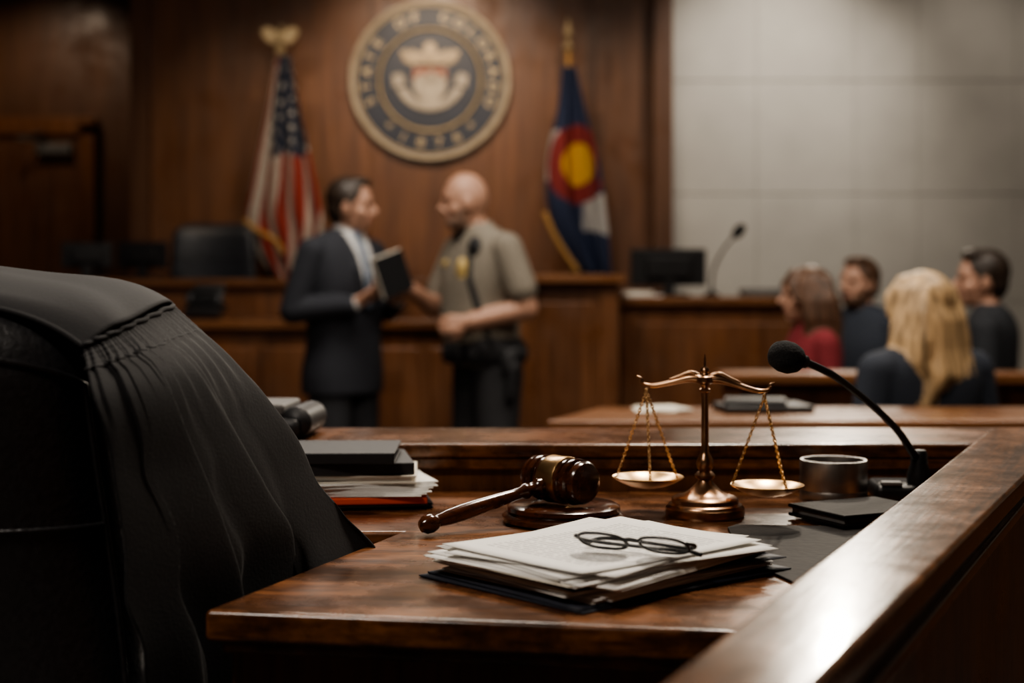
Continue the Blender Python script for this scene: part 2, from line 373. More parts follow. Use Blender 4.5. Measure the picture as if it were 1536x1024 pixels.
# ------------------------------------------------------------------ flags
def fpx(px,py,Y): return ((px-768)*Y/2133,Y,1.3-(py-430)*Y/2133)   # survey helper: photo measurement -> metres
def flagcloth(name,Lp,Rp,colfn,folds,amp,Yb=9.10):
    Lw=[fpx(x,y,Yb) for x,y in Lp]; Rw=[fpx(x,y,Yb) for x,y in Rp]
    def fn(u,t):
        a=cr(Lw,t); b_=cr(Rw,t); p=a*(1-u)+b_*u
        am=amp*(.35+.65*min(1,t*1.6))
        p[1]+=am*math.sin(u*folds*2*pi+1.1*math.sin(t*2.4))+.35*am*math.sin(u*folds*4.3*pi+2*t)
        p[0]+=.2*am*math.cos(u*folds*2*pi+t*2)
        return p
    def c(u,t):
        p=cr(Lp,t)*(1-u)+cr(Rp,t)*u
        return colfn(u,t,p[0],p[1])
    return grid(name,fn,110,220,'flag',col=c,solid=.004)
RED=(.30,.04,.025);WH=(.50,.44,.38);BL=(.022,.03,.06)
def uscol(u,t,x,y):
    edge=.415+.02*math.sin(9*u)
    if t<edge and u>.22+.25*max(0,t-.2):
        a=(u*6.2+t*3)%1; b_=(t*17+.5*int(u*6.2+t*3))%1
        if abs(a-.5)<.22 and abs(b_-.5)<.2: return (.42,.4,.38)
        return BL
    k=(u*8.5+ t*2.2+ .18*math.sin(t*8))
    return RED if int(k)%2 else WH
cl=flagcloth('cloth',[(414,84),(400,160),(386,220),(374,280),(366,335),(384,385),(412,420)],[(436,84),(446,140),(459,200),(470,250),(480,300),(484,340),(470,425)],uscol,3.6,.05)
def eagle(x,y,z,s=1):
    o=[ellipsoid('eagle_body',(x,y,z),(.028*s,.024*s,.05*s),'gold'),ellipsoid('eagle_head',(x+.012*s,y-.01,z+.06*s),(.016*s,.018*s,.02*s),'gold')]
    for sg in(1,-1):
        P=[(.01,.03),(.05,.06),(.10,.065),(.125,.04),(.11,.0),(.085,-.03),(.06,-.05),(.02,-.03)]
        n=len(P); vv=[(x+sg*a*s,y-.012,z+b_*s) for a,b_ in P]+[(x+sg*a*s,y+.012,z+b_*s) for a,b_ in P]
        ff=[tuple(range(n)),tuple(range(n,2*n))[::-1]]+[(i,n+i,n+(i+1)%n,(i+1)%n) for i in range(n)]
        o.append(mk('wing',vv,ff,'gold',bevel=.004))
    o.append(mk('tail',[(x-.02*s,y-.01,z-.04*s),(x+.02*s,y-.01,z-.04*s),(x+.035*s,y,z-.085*s),(x-.035*s,y,z-.085*s),(x-.02*s,y+.012,z-.04*s),(x+.02*s,y+.012,z-.04*s)],[(0,1,2,3),(4,3,2,5),(0,4,5,1),(0,3,4),(1,5,2)],'gold'))
    return o
def pole(x,y,ztop,lean=0):
    return [tube('pole',[(x+lean,y,.42),(x,y,ztop)],.014,'goldmatte'),
      lathe('ball',[(.012,0),(.03,.02),(.034,.035),(.02,.055),(.012,.07)],(x,y,ztop-.02),'gold',24),
      lathe('stand',[(.0,0),(.17,0),(.17,.02),(.12,.045),(.04,.07),(.025,.14),(.02,.2)],(x+lean,y,.4),'gold',40)]
group('flag_us',[cl]+pole(-1.5,9.2,2.80,.06)+eagle(-1.5,9.2,2.915,1.0)+
   [tube('fringe',[fpx(366,330,9.06),fpx(384,345,9.05),fpx(412,360,9.04),fpx(425,380,9.05)],.016,'goldmatte',res=20)],(-1.5,9.2,.4))
def cocol(u,t,x,y):
    dx=(x-866)/1.0; dy=(y-247)/1.35
    r=math.hypot(dx,dy)
    if r<24: return (.58,.34,.05)
    if r<44 and not (dx>30 and abs(dy)<18): return (.22,.028,.028)
    if x-820 < 18-(y-210)*.16 and 195<y<270: return (.42,.41,.41)
    if x> 876 and 290<y<345+ (x-876)*.2 and (x-872)>(y-300)*.3-8: return (.46,.45,.44)
    return (.022,.035,.085)
cl=flagcloth('cloth',[(843,100),(836,160),(824,215),(819,260),(822,310),(842,365),(868,408)],[(864,100),(876,150),(893,215),(905,265),(912,320),(917,370),(919,412)],cocol,2.3,.05)
group('flag_colorado',[cl]+pole(.363,9.2,2.84,.06)+[lathe('spear',[(.008,0),(.014,.02),(.008,.04),(.03,.07),(.018,.12),(.002,.18)],(.363,9.2,2.86),'gold',24),
   tube('fringe',[fpx(817,318,9.05),fpx(828,345,9.05),fpx(845,375,9.05),fpx(868,408,9.05)],.017,'goldmatte',res=20)],(.363,9.2,.4))

# ------------------------------------------------------------------ background bench
P=[bx('upper_front',-2.7,.0,8.0,8.1,0,1.30,'benchwood',.004),bx('upper_cap',-2.74,.0,7.95,8.5,1.30,1.345,'benchtop',.006),
   bx('lower_front',-1.84,.0,7.5,7.6,0,1.08,'benchwood',.004),bx('lower_cap',-1.88,.0,7.44,8.0,1.08,1.124,'benchtop',.006),
   bx('lower_side',-1.84,-1.78,7.6,8.0,0,1.08,'benchwood',.004)]
for i,x in enumerate((-1.75,-1.32,-.87,-.43)): P.append(bx('raised_panel_%d'%i,x,x+.38,7.48,7.5,.15,.98,'benchwood',.008))
for i,x in enumerate((-2.6,)): P.append(bx('raised_panel_u%d'%i,x,x+.65,7.98,8.0,.15,1.22,'benchwood',.008))
group('judge_bench',P,(-.9,7.9,0))
P=[bx('body',.03,.46,7.5,8.3,0,1.32,'benchwood',.004),bx('cap',.01,.595,7.42,8.35,1.32,1.366,'benchtop',.006),bx('corner_post',.46,.56,7.48,8.28,0,1.32,'benchwood',.006),
   bx('raised_panel',.10,.42,7.48,7.5,.15,1.22,'benchwood',.008)]
group('witness_stand',P,(.3,7.7,0))
P=[bx('front',.6,1.75,7.85,7.92,0,1.2,'benchwood',.004),bx('cap',.60,1.8,7.79,8.35,1.2,1.245,'benchtop',.006),bx('side',1.68,1.75,7.92,8.3,0,1.2,'benchwood'),
   bx('raised_panel',.68,1.62,7.83,7.85,.15,1.1,'benchwood',.008)]
group('clerk_bench',P,(1.1,8.0,0))
def monitor(x,y,z,w,h,yaw=0,name='computer_monitor'):
    R=Matrix.Rotation(yaw,4,'Z'); T=lambda p:tuple(R@Vector(p)+Vector((x,y,z)))
    P=[box('shell',T((0,0,.06+h/2)),(w,.035,h),'blackp',.01,rz=yaw),box('screen',T((0,.019,.06+h/2)),(w-.04,.004,h-.04),'screen',.001,rz=yaw),
       box('back_bulge',T((0,-.03,.06+h/2)),(w*.6,.04,h*.6),'blackp',.012,rz=yaw),box('neck',T((0,-.02,.05)),(.06,.03,.1),'blackp',.005,rz=yaw),
       box('foot',T((0,0,.009)),(.22,.16,.016),'blackp',.006,rz=yaw)]
    return group(name,P,(x,y,z))
monitor(.89,8.1,1.246,.43,.21,.05)
monitor(-2.45,8.2,1.346,.29,.15,.15); monitor(-2.14,8.25,1.346,.29,.155,-.05)
P=[box('base',(-1.67,7.75,1.172),(.2,.2,.06),'blackp',.015,rot=Matrix.Rotation(.15,4,'X')),
   tube('handset',[(-1.75,7.72,1.21),(-1.75,7.74,1.26),(-1.67,7.74,1.275),(-1.6,7.74,1.26),(-1.6,7.72,1.21)],[.025,.02,.016,.02,.025],'blackp',res=24),
   box('display',(-1.67,7.83,1.26),(.17,.02,.12),'blackp',.008,rot=Matrix.Rotation(-.3,4,'X')),box('stand',(-1.67,7.85,1.19),(.05,.05,.1),'blackp',.006)]
group('desk_phone',P,(-1.67,7.75,1.126))
def gooseneck(base,pts,head,hr,name,tr=.005):
    P=[lathe('base',[(0,0),(.045,0),(.045,.012),(.03,.022),(.012,.03),(.01,.05)],base,'blackp',32),tube('stem',pts,tr,'blackp',res=30)]
    a=Vector(pts[-2]);b_=Vector(pts[-1]); d=(b_-a).normalized()
    P.append(lathe('head',[(.001,-hr*.3),(hr*.6,-hr*.2),(hr*.9,hr*.4),(hr,hr*1.2),(hr*.85,hr*2.1),(hr*.5,hr*2.6),(.001,hr*2.75)],pts[-1],'foam',24,axis=d))
    return P
b0=(1.13,8.05,1.245)
group('microphone',gooseneck(b0,[(1.13,8.05,1.28),(1.14,8.03,1.40),(1.19,8.0,1.51),(1.25,7.98,1.585)],None,.03,'m',.007),b0)
P=[box('sheet_a',(.72,7.90,1.251),(.2,.14,.01),'paper',.001,rz=.2),box('sheet_b',(.70,7.9,1.266),(.17,.12,.02),'paper2',.002,rz=-.1)]
group('document_sheets',P,(.71,7.9,1.245))
bx('desk_organizer',1.30,1.72,7.95,8.15,1.246,1.29,'grey',.01)
def loftchair(name,cx,cy,z0,z1,wfn,th,m,yaw,lean,seatz,floorz,seatw,seatd,piping=False):
    """high-back executive chair, local +y is the direction the sitter faces"""
    P=[]
    R=Matrix.Rotation(yaw,4,'Z'); O=Vector((cx,cy,0))
    def T(p): return R@Vector(p)+O
    def BP(t,a,out=0):
        z=z0+(z1-z0)*t; w=wfn(t)
        cap=min(1,(1-t)/.12); cb=min(1,t/.05)
        k=math.sqrt(max(0,1-(1-cap)**2))*math.sqrt(max(0,1-(1-cb)**2)); k=max(k,.02)
        hw=w-(.09*(1-k)); hd=th/2*k*(1+.10*math.sin(t*pi*3))
        c,s=math.cos(a),math.sin(a)
        x=hw*abs(c)**.38*(1 if c>0 else -1); y=(hd+out)*abs(s)**.6*(1 if s>0 else -1)+.16*(x/w)**2*.35
        return T((x,-lean*t*t+y,z))
    nz,na=64,72; v=[];f=[]
    for j in range(nz+1):
        for i in range(na): v.append(BP(j/nz,2*pi*i/na))
    for j in range(nz):
        for i in range(na): f.append((j*na+i,j*na+(i+1)%na,(j+1)*na+(i+1)%na,(j+1)*na+i))
    f.append(tuple(range(na))[::-1]); f.append(tuple(nz*na+i for i in range(na)))
    P.append(mk('backrest',v,f,m,smooth=True))
    for zz in (.35,.72):
        P.append(tube('seam',[BP(zz,a) for a in np.linspace(.35,pi-.35,40)],.006,m,8))
    if piping:
        aL,aR=-pi+.42,-.42
        path=[BP(t,aR,.001) for t in np.linspace(.1,.88,30)]+[BP(.88+.05*math.sin(pi*q),aR+(aL-aR)*q,.001) for q in np.linspace(.03,.97,40)]+[BP(t,aL,.001) for t in np.linspace(.88,.1,30)]
        P.append(tube('piping',path,.0035,m,8))
        P.append(tube('back_seam',[BP(.66,a,.0005) for a in np.linspace(aR,aL,50)],.003,m,8))
    st=box('seat',T((0,seatd/2,seatz-.05)),(seatw,seatd,.11),m,.04,rz=yaw); P.append(st)
    for sg in (-1,1):
        P.append(tube('armrest',[T((sg*(seatw/2+.02),.02,seatz+.0)),T((sg*(seatw/2+.04),.03,seatz+.18)),T((sg*(seatw/2+.04),.12,seatz+.22)),T((sg*(seatw/2+.04),.36,seatz+.20)),T((sg*(seatw/2+.03),.40,seatz+.05)),T((sg*(seatw/2),.36,seatz-.06))],[.02,.022,.03,.03,.022,.02],m,12,res=40))
    P.append(tube('column',[T((0,seatd/2,seatz-.1)),T((0,seatd/2,floorz+.09))],.03,'steel'))
    for i in range(5):
        a=2*pi*i/5+.3; e=T((.28*math.cos(a),seatd/2+.28*math.sin(a),floorz+.075))
        P.append(tube('leg',[T((0,seatd/2,floorz+.11)),e],[.026,.018],'blackp'))
        P.append(lathe('caster',[(.001,-.014),(.03,-.014),(.032,0),(.03,.014),(.001,.014)],(e[0],e[1],floorz+.032),'blackp',20,axis=(math.cos(a),math.sin(a),0)))
    return group(name,P,(cx,cy,floorz))
loftchair('leather_chair',-1.87,8.95,.92,1.70,lambda t:.25+.02*math.sin(t*pi),.13,'leather2',pi,.05,.88,.4,.5,.46)

# ------------------------------------------------------------------ jury area partitions
P=[prism('ledge',[(.095,3.9),(3.6,3.9),(3.6,4.35),(.27,4.35)],.895,.934,'benchtop',.008),
   prism('front_panel',[(.15,3.96),(3.55,3.96),(3.55,4.02),(.17,4.02)],0,.895,'benchwood',.004),
   prism('side_panel',[(.15,4.02),(.2,4.02),(.33,4.3),(.27,4.3)],0,.895,'benchwood',.003)]
for i in range(5): P.append(bx('raised_panel_%d'%i,.25+i*.65,.25+i*.65+.55,3.94,3.96,.12,.8,'benchwood',.008))
group('courtroom_partition',P,(1.8,4.1,0))
P=[bx('ledge',.80,4.2,5.4,5.62,.93,.972,'benchtop',.008),bx('front_panel',.86,4.15,5.48,5.55,0,.93,'benchwood',.004),bx('end_post',.80,.88,5.44,5.58,0,.93,'benchwood',.006)]
for i in range(5): P.append(bx('raised_panel_%d'%i,.95+i*.62,.95+i*.62+.54,5.46,5.48,.12,.82,'benchwood',.008))
group('jury_rail',P,(2.4,5.5,0))
P=[box('sheet_%d'%i,(.42+.03*i,4.2+.01*i,.9375+.004*i),(.12,.16,.004),'paper2',.001,rz=.3*i) for i in range(2)]
group('paper_pile',P,(.42,4.2,.934))
P=[box('pad',(.74,4.2,.9445),(.26,.18,.02),'binder',.004,rz=.1),box('pad_top',(.72,4.21,.962),(.18,.13,.015),'binder',.003,rz=-.15)]
group('notebook',P,(.74,4.2,.934))
def jurychair(x,y,seatz,floorz,yaw):
    R=Matrix.Rotation(yaw,4,'Z'); T=lambda p:R@Vector(p)+Vector((x,y,0))   # local +x forward
    P=[]
    P.append(lathe('seat',[(.001,-.08),(.2,-.08),(.24,-.06),(.25,-.03),(.23,-.005),(.001,0)],T((.0,0,seatz)),'leather2',40))
    def back(u,v):
        a=pi+(u-.5)*2.2; r=.26+.03*v; return T((r*math.cos(a),r*math.sin(a),seatz+.06+.24*v))
    P.append(grid('back',back,24,10,'leather2',solid=.05))
    P.append(tube('arm_rail',[T((.20*1,-.27,seatz+.19)),T((.0,-.29,seatz+.2)),T((-.2,-.23,seatz+.235)),T((-.31,0,seatz+.28)),T((-.2,.23,seatz+.235)),T((0,.29,seatz+.2)),T((.2,.27,seatz+.19))],.02,'benchtop',12,res=48))
    for s in(-1,1): P.append(tube('arm_post',[T((.12,s*.275,seatz+.19)),T((.1,s*.22,seatz-.06))],.014,'benchtop'))
    P.append(tube('column',[T((0,0,seatz-.07)),T((0,0,floorz+.05))],.03,'steel'))
    P.append(lathe('foot',[(.001,0),(.2,0),(.2,.015),(.06,.05),(.03,.07)],T((0,0,floorz)),'blackp',32))
    group('swivel_chair',P,(x,y,floorz))

# ------------------------------------------------------------------ people
def capmesh(p1,r1,p2,r2,n=14):
    p1=Vector(p1);p2=Vector(p2); d=p2-p1
    if d.length<1e-6: d=Vector((0,0,1e-4))
    R=Vector((0,0,1)).rotation_difference(d.normalized()).to_matrix(); prof=[]
    for i in range(0,6): a=-pi/2+pi/2*i/5; prof.append((max(r1*math.cos(a),r1*.02),r1*math.sin(a),p1))
    for i in range(0,6): a=pi/2*i/5; prof.append((max(r2*math.cos(a),r2*.02),r2*math.sin(a),p2))
    v=[];f=[]
    for r,z,c in prof:
        for k in range(n): t=2*pi*k/n; v.append(c+R@Vector((r*math.cos(t),r*math.sin(t),z)))
    for j in range(len(prof)-1):
        for k in range(n): f.append((j*n+k,j*n+(k+1)%n,(j+1)*n+(k+1)%n,(j+1)*n+k))
    f.append(tuple(range(n))[::-1]); f.append(tuple((len(prof)-1)*n+k for k in range(n)))
    return v,f
class Fig:
    def __init__(s): s.p=[]
    def cap(s,p1,r1,p2,r2,l): s.p.append(('c',Vector(p1),r1,Vector(p2),r2,l))
    def chain(s,pts,rs,l):
        for i in range(len(pts)-1): s.cap(pts[i],rs[i],pts[i+1],rs[i+1],l)
    def ell(s,c,r,l,R=None): s.p.append(('e',Vector(c),Vector(r),R or Matrix.Identity(3),None,l))
    def loft(s,secs,l): s.p.append(('l',secs,None,None,None,l))   # secs: (z,cx,cy,rx,ry)
    def hand(s,w,d,nrm,side,curl=.5,l='skin',k=1.0):
        w=Vector(w); d=Vector(d).normalized(); nrm=Vector(nrm); nrm=(nrm-d*nrm.dot(d)).normalized(); sd=d.cross(nrm)*side
        s.cap(w-d*.02,.027*k,w+d*.015,.026*k,l)
        for i in range(4):
            off=(1.5-i)*.0225*k
            kn=w+d*(.088-.004*abs(i-1.2))*k+sd*off
            s.cap(w+d*.01+sd*off*.6,.017*k,kn,.0125*k,l)
            ln=[.9,1.05,1.0,.78][i]*k; p=kn; dd=(d+sd*off*1.5).normalized(); a=curl
            ax=dd.cross(nrm)
            for q,(sl,r1,r2) in enumerate(((.044,.0105,.0095),(.027,.0095,.0088),(.022,.0088,.0075))):
                dd=Matrix.Rotation(a*(.8 if q==0 else 1.1),3,ax)@dd; e=p+dd*sl*ln
                s.cap(p,r1*k,e,r2*k,l); p=e
        t0=w+d*.025+sd*.025*k; t1=t0+(d*.5+sd*.75+nrm*.35).normalized()*.042*k
        t2=t1+(d*.85+sd*.15+nrm*.5).normalized()*.032*k; t3=t2+(d*.8-sd*.15+nrm*.6).normalized()*.025*k
        s.chain([t0,t1,t2,t3],[.017*k,.0135*k,.012*k,.0095*k],l)
    def build(s,name,mats,xf,scale,voxel=.0065,rule=None,sm=4):
        V=[];F=[]
        for q in s.p:
            if q[0]=='c': v,f=capmesh(q[1],q[2],q[3],q[4])
            elif q[0]=='e':
                v=[];f=[];n=18;K=12
                for j in range(K+1):
                    a=-pi/2+pi*j/K
                    for k in range(n):
                        t=2*pi*k/n; c=max(math.cos(a),.02)
                        v.append(q[1]+q[3]@Vector((q[2].x*c*math.cos(t),q[2].y*c*math.sin(t),q[2].z*math.sin(a))))
                for j in range(K):
                    for k in range(n): f.append((j*n+k,j*n+(k+1)%n,(j+1)*n+(k+1)%n,(j+1)*n+k))
                f.append(tuple(range(n))[::-1]); f.append(tuple(K*n+k for k in range(n)))
            else:
                v=[];f=[];n=32; sec=q[1]; K=24
                for j in range(K+1):
                    z,cx,cy,rx,ry=cr(sec,j/K)
                    for k in range(n):
                        t=2*pi*k/n; c,sn=math.cos(t),math.sin(t)
                        v.append(Vector((cx+rx*abs(c)**.85*(1 if c>0 else -1),cy+ry*abs(sn)**.85*(1 if sn>0 else -1),z)))
                for j in range(K):
                    for k in range(n): f.append((j*n+k,j*n+(k+1)%n,(j+1)*n+(k+1)%n,(j+1)*n+k))
                f.append(tuple(range(n))[::-1]); f.append(tuple(K*n+k for k in range(n)))
            b0=len(V); V+=v; F+=[tuple(b0+i for i in x) for x in f]
        o=mk(name+'_tmp',V,F,None)
        r=o.modifiers.new('r','REMESH'); r.mode='VOXEL'; r.voxel_size=voxel
        q=o.modifiers.new('s','SMOOTH'); q.factor=.5; q.iterations=sm
        bpy.context.view_layer.update()
        me=bpy.data.meshes.new_from_object(o.evaluated_get(dg())); bpy.data.objects.remove(o)
        nf=len(me.polygons); C=np.zeros(nf*3); me.polygons.foreach_get('center',C); C=C.reshape(-1,3)
        best=np.full(nf,1e9); lab=np.zeros(nf,int); names=list(mats.keys())
        for q in s.p:
            if q[0]=='c':
                a=np.array(q[1]);b_=np.array(q[3]); d=b_-a; t=np.clip(((C-a)@d)/max(d@d,1e-9),0,1)
                D=np.linalg.norm(C-(a+t[:,None]*d),axis=1)-(q[2]+(q[4]-q[2])*t)
            elif q[0]=='e':
                Lc=(C-np.array(q[1]))@np.array(q[3]); rr=np.array(q[2]); D=(np.linalg.norm(Lc/rr,axis=1)-1)*rr.min()
            else:
                sec=np.array([cr(q[1],i/24) for i in range(25)]); z=C[:,2]
                g=[np.interp(z,sec[:,0],sec[:,k]) for k in (1,2,3,4)]
                D=(np.sqrt(((C[:,0]-g[0])/g[2])**2+((C[:,1]-g[1])/g[3])**2)-1)*np.minimum(g[2],g[3])
                D=np.maximum(D,np.maximum(sec[0,0]-z,z-sec[-1,0]))
            li=names.index(q[5]); w=D<best; best[w]=D[w]; lab[w]=li
        if rule is not None:
            lab=rule(C,lab,names)
        for k in names: me.materials.append(M[mats[k]])
        me.polygons.foreach_set('material_index',lab.astype(np.int32)); me.polygons.foreach_set('use_smooth',[True]*nf)
        me.transform(xf@Matrix.Scale(scale,4)); me.update()
        ob=bpy.data.objects.new(name,me); COL.objects.link(ob); return ob
def head(F,c,yaw=0,pitch=0,hair='short',hl='hair',k=1.07,hv=1.0,beard=False):
    """c: head centre, local frame (x forward)"""
    R=(Matrix.Rotation(yaw,3,'Z')@Matrix.Rotation(pitch,3,'Y')); c=Vector(c); i0=len(F.p)
    T=lambda x,y,z: c+R@Vector((x,y,z))
    F.ell(T(0,0,.015),(.096,.076,.105),'skin',R); F.ell(T(.025,0,-.05),(.068,.058,.06),'skin',R); F.ell(T(.055,0,-.088),(.03,.03,.022),'skin',R)
    F.cap(T(.085,0,.012),.010,T(.112,0,-.022),.013,'skin'); F.ell(T(.102,0,-.03),(.014,.018,.010),'skin',R)
    for s in(1,-1):
        F.ell(T(.0,s*.077,-.015),(.02,.010,.032),'skin',R); F.cap(T(.086,s*.015,.028),.010,T(.078,s*.045,.026),.009,'skin')
        F.ell(T(.05,s*.045,-.03),(.032,.022,.025),'skin',R); F.ell(T(.0835,s*.031,.008),(.010,.013,.0075),'eye',R)
    F.ell(T(.086,0,-.058),(.012,.024,.0085),'lips',R)
    if beard:
        F.ell(T(.035,0,-.082),(.062,.056,.042),hl,R); F.cap(T(.096,.02,-.044),.006,T(.096,-.02,-.044),.006,hl)
        for s in(1,-1): F.cap(T(.015,s*.066,-.02),.012,T(.04,s*.05,-.075),.014,hl)
    if hair=='short':
        F.ell(T(-.014,0,.034),(.096,.084,.092),hl,R); F.ell(T(-.045,0,-.01),(.058,.072,.075),hl,R)
        F.ell(T(.035,.01,.098),(.05,.06,.028),hl,R)
        for s in(1,-1): F.cap(T(.012,s*.076,.02),.010,T(.014,s*.077,-.015),.006,hl)
    if hair in('long','wavy'):
        F.ell(T(-.014,0,.032),(.106,.094,.098),hl,R)
        kk=.055 if hair=='wavy' else .0
        for s in(1,-1):
            for q in range(4):
                x=.02-.032*q; F.chain([T(x+.01,s*(.07),.06),T(x,s*(.088+.004*q),-.02),T(x-.01,s*(.098+kk*.3),-.09*hv),T(x-.02+kk*.3,s*(.09+kk*.6),-.15*hv),T(x-.03,s*(.09+kk*.2),-.195*hv),T(x-.03,s*(.085+kk*.9),-.235*hv-.02*q)],[.026,.030,.031,.03,.024,.010],hl)
        for q in range(5):
            y=-.06+.03*q; F.chain([T(-.07,y,.04),T(-.098,y,-.04),T(-.105,y*1.15,-.12*hv),T(-.10-kk*.4,y*1.25,-.19*hv),T(-.10,y*1.3+kk*.4,-.24*hv),T(-.10,y*1.3-kk*.3,-.29*hv)],[.03,.034,.033,.03,.024,.009],hl)
        F.chain([T(.05,.03,.095),T(.075,.065,.04),T(.06,.085,-.02)],[.02,.018,.012],hl); F.chain([T(.05,-.0,.1),T(.078,-.055,.05),T(.06,-.085,-.02)],[.02,.018,.012],hl)
    for i in range(i0,len(F.p)):
        q=F.p[i]
        if q[0]=='c': F.p[i]=('c',c+(q[1]-c)*k,q[2]*k,c+(q[3]-c)*k,q[4]*k,q[5])
        else: F.p[i]=('e',c+(q[1]-c)*k,q[2]*k,q[3],None,q[5])
# --- attorney
F=Fig()
F.loft([(.80,-.01,0,.15,.215),(.90,-.01,0,.152,.218),(1.04,.0,0,.14,.198),(1.18,.005,0,.142,.206),(1.34,.005,0,.142,.218),(1.46,-.005,0,.125,.212),(1.53,-.01,0,.092,.165),(1.57,-.005,0,.058,.075)],'suit')
for s in(1,-1):
    F.cap((-.01,s*.16,1.475),.066,(-.01,s*.195,1.46),.068,'suit')
    F.chain([(-.005,s*.095,.93),(.01,s*.105,.5),(-.01,s*.11,.09)],[.11,.085,.062],'pants')
    F.cap((-.03,s*.11,.045),.042,(.05,s*.115,.04),.042,'shoe'); F.cap((.05,s*.115,.04),.042,(.15,s*.125,.032),.03,'shoe')
F.chain([(-.01,-.21,1.46),(-.07,-.275,1.19),(.16,-.15,1.215)],[.070,.062,.048],'suit'); F.cap((.158,-.152,1.215),.036,(.182,-.138,1.222),.035,'shirt')
F.hand((.195,-.13,1.228),(.75,.45,.5),(.3,.5,.9),-1,.55)
F.chain([(-.01,.21,1.46),(.03,.275,1.19),(.21,.12,1.22)],[.070,.062,.048],'suit'); F.cap((.21,.12,1.22),.036,(.225,.108,1.23),.035,'shirt')
F.hand((.235,.10,1.236),(.6,-.7,.5),(.3,-.3,1),1,.55)
F.cap((-.005,0,1.54),.062,(.008,0,1.57),.060,'shirt'); F.cap((.0,0,1.5),.055,(.02,0,1.62),.055,'skin')
for s in(1,-1): F.chain([(.03,s*.058,1.56),(.088,s*.055,1.49),(.143,s*.08,1.38),(.154,s*.02,1.20)],[.012,.014,.014,.009],'suit')
F.cap((.066,0,1.555),.018,(.076,0,1.54),.016,'tie')
head(F,(.035,0,1.68),yaw=.55,pitch=.04,hair='short',k=1.1)
def rl(C,lab,nm):
    x,y,z=C.T; si=nm.index('suit')
    m=(lab==si)&(x>.05)&(z>1.2)&(z<1.57)&(np.abs(y)<.006+(z-1.2)*.19); lab[m]=nm.index('shirt')
    m2=m&(np.abs(y)<.024)|((lab==nm.index('shirt'))&(x>.07)&(np.abs(y)<.02)&(z>1.25)&(z<1.54)); lab[m2]=nm.index('tie'); return lab
XF=Matrix.Translation((-.79,6.7,0))@Matrix.Rotation(math.radians(-35),4,'Z')
body=F.build('body',dict(suit='suit',pants='suitpants',shirt='shirt',tie='tie',skin='skin',hair='hairdk',eye='eye',lips='lips',shoe='shoe'),XF,1.0,rule=rl)
nn=Vector((.62,-.72,.10)).normalized(); uu=Vector((.70,.60,.30)); uu=(uu-nn*uu.dot(nn)).normalized(); vv=nn.cross(uu)
R=Matrix((uu,vv,nn)).transposed().to_4x4(); bc_=XF@Vector((.325,-.04,1.355))
bk=[]
for nm_,c,s_,m_ in (('cover_a',(0,0,.013),(.17,.19,.003),'bookblk'),('pages',(-.004,.004,0),(.168,.192,.022),'paper2'),('cover_b',(0,0,-.013),(.17,.19,.003),'bookblk'),('spine',(.086,0,0),(.004,.19,.028),'bookblk')):
    cc=R@Vector(c)+bc_; bk.append(box(nm_,cc,s_,m_,.001,rot=R))
group('attorney',[body],(-.79,6.7,0)); group('book',bk,tuple(bc_))
# --- officer
F=Fig()
F.loft([(.92,-.01,0,.145,.188),(1.0,.015,0,.16,.19),(1.1,.03,0,.170,.195),(1.22,.03,0,.165,.205),(1.35,.03,0,.158,.222),(1.47,.025,0,.135,.218),(1.535,.035,0,.10,.17),(1.58,.05,0,.065,.08)],'khaki')
F.loft([(.94,.0,0,.158,.202),(.97,.003,0,.170,.210),(1.01,.01,0,.174,.212),(1.05,.015,0,.167,.203)],'black')
for s in(1,-1):
    F.cap((.02,s*.165,1.478),.070,(.02,s*.2,1.462),.074,'khaki')
    F.chain([(-.01,s*.095,.9),(.01,s*.12,.5),(-.02,s*.13,.09)],[.118,.09,.065],'pants')
    F.cap((-.04,s*.13,.045),.045,(.05,s*.14,.042),.045,'shoe'); F.cap((.05,s*.14,.042),.045,(.15,s*.15,.035),.034,'shoe')
F.chain([(.02,.215,1.465),(-.02,.275,1.28)],[.075,.074],'khaki'); F.chain([(-.015,.27,1.32),(-.04,.285,1.19),(.17,.15,1.13)],[.055,.054,.037],'skin')
F.hand((.185,.14,1.127),(.85,-.5,-.08),(.0,-1,-.2),1,.75)
F.chain([(.02,-.215,1.465),(.08,-.27,1.28)],[.075,.072],'khaki'); F.chain([(.07,-.265,1.31),(.12,-.27,1.19),(.30,-.19,1.28)],[.054,.052,.036],'skin')
F.hand((.315,-.185,1.288),(.85,.2,.3),(.1,.6,.9),-1,.4)
F.cap((.04,0,1.53),.070,(.085,0,1.62),.064,'skin')
for s in(1,-1): F.chain([(.02,s*.07,1.585),(.10,s*.045,1.54),(.125,s*.07,1.50)],[.014,.013,.01],'khaki')
head(F,(.105,0,1.688),yaw=-.5,pitch=.10,hair=None,k=1.1,beard=True)
F.ell((.0,.225,.94),(.055,.035,.08),'black'); F.cap((-.02,.235,1.0),.024,(-.05,.245,.98),.024,'black'); F.cap((.0,.235,.92),.036,(.01,.235,.79),.028,'black')
for (x,y) in ((.135,.11),(.168,.03),(.168,-.05),(-.10,.145),(-.145,.05),(-.145,-.06),(-.02,-.215),(.09,-.16)): F.ell((x,y,.985),(.038,.038,.056),'black')
F.ell((.14,.125,1.475),(.028,.032,.045),'black'); F.chain([(.155,.115,1.44),(.17,.13,1.33),(.14,.17,1.18),(.09,.20,1.03)],[.009,.009,.009,.009],'black')
F.cap((.05,.13,1.535),.018,(-.03,.14,1.53),.018,'black')
F.ell((.178,.07,1.375),(.014,.034,.042),'badge'); F.ell((.178,-.08,1.40),(.008,.035,.011),'badge')
F.ell((.018,.285,1.395),(.036,.010,.042),'badge')
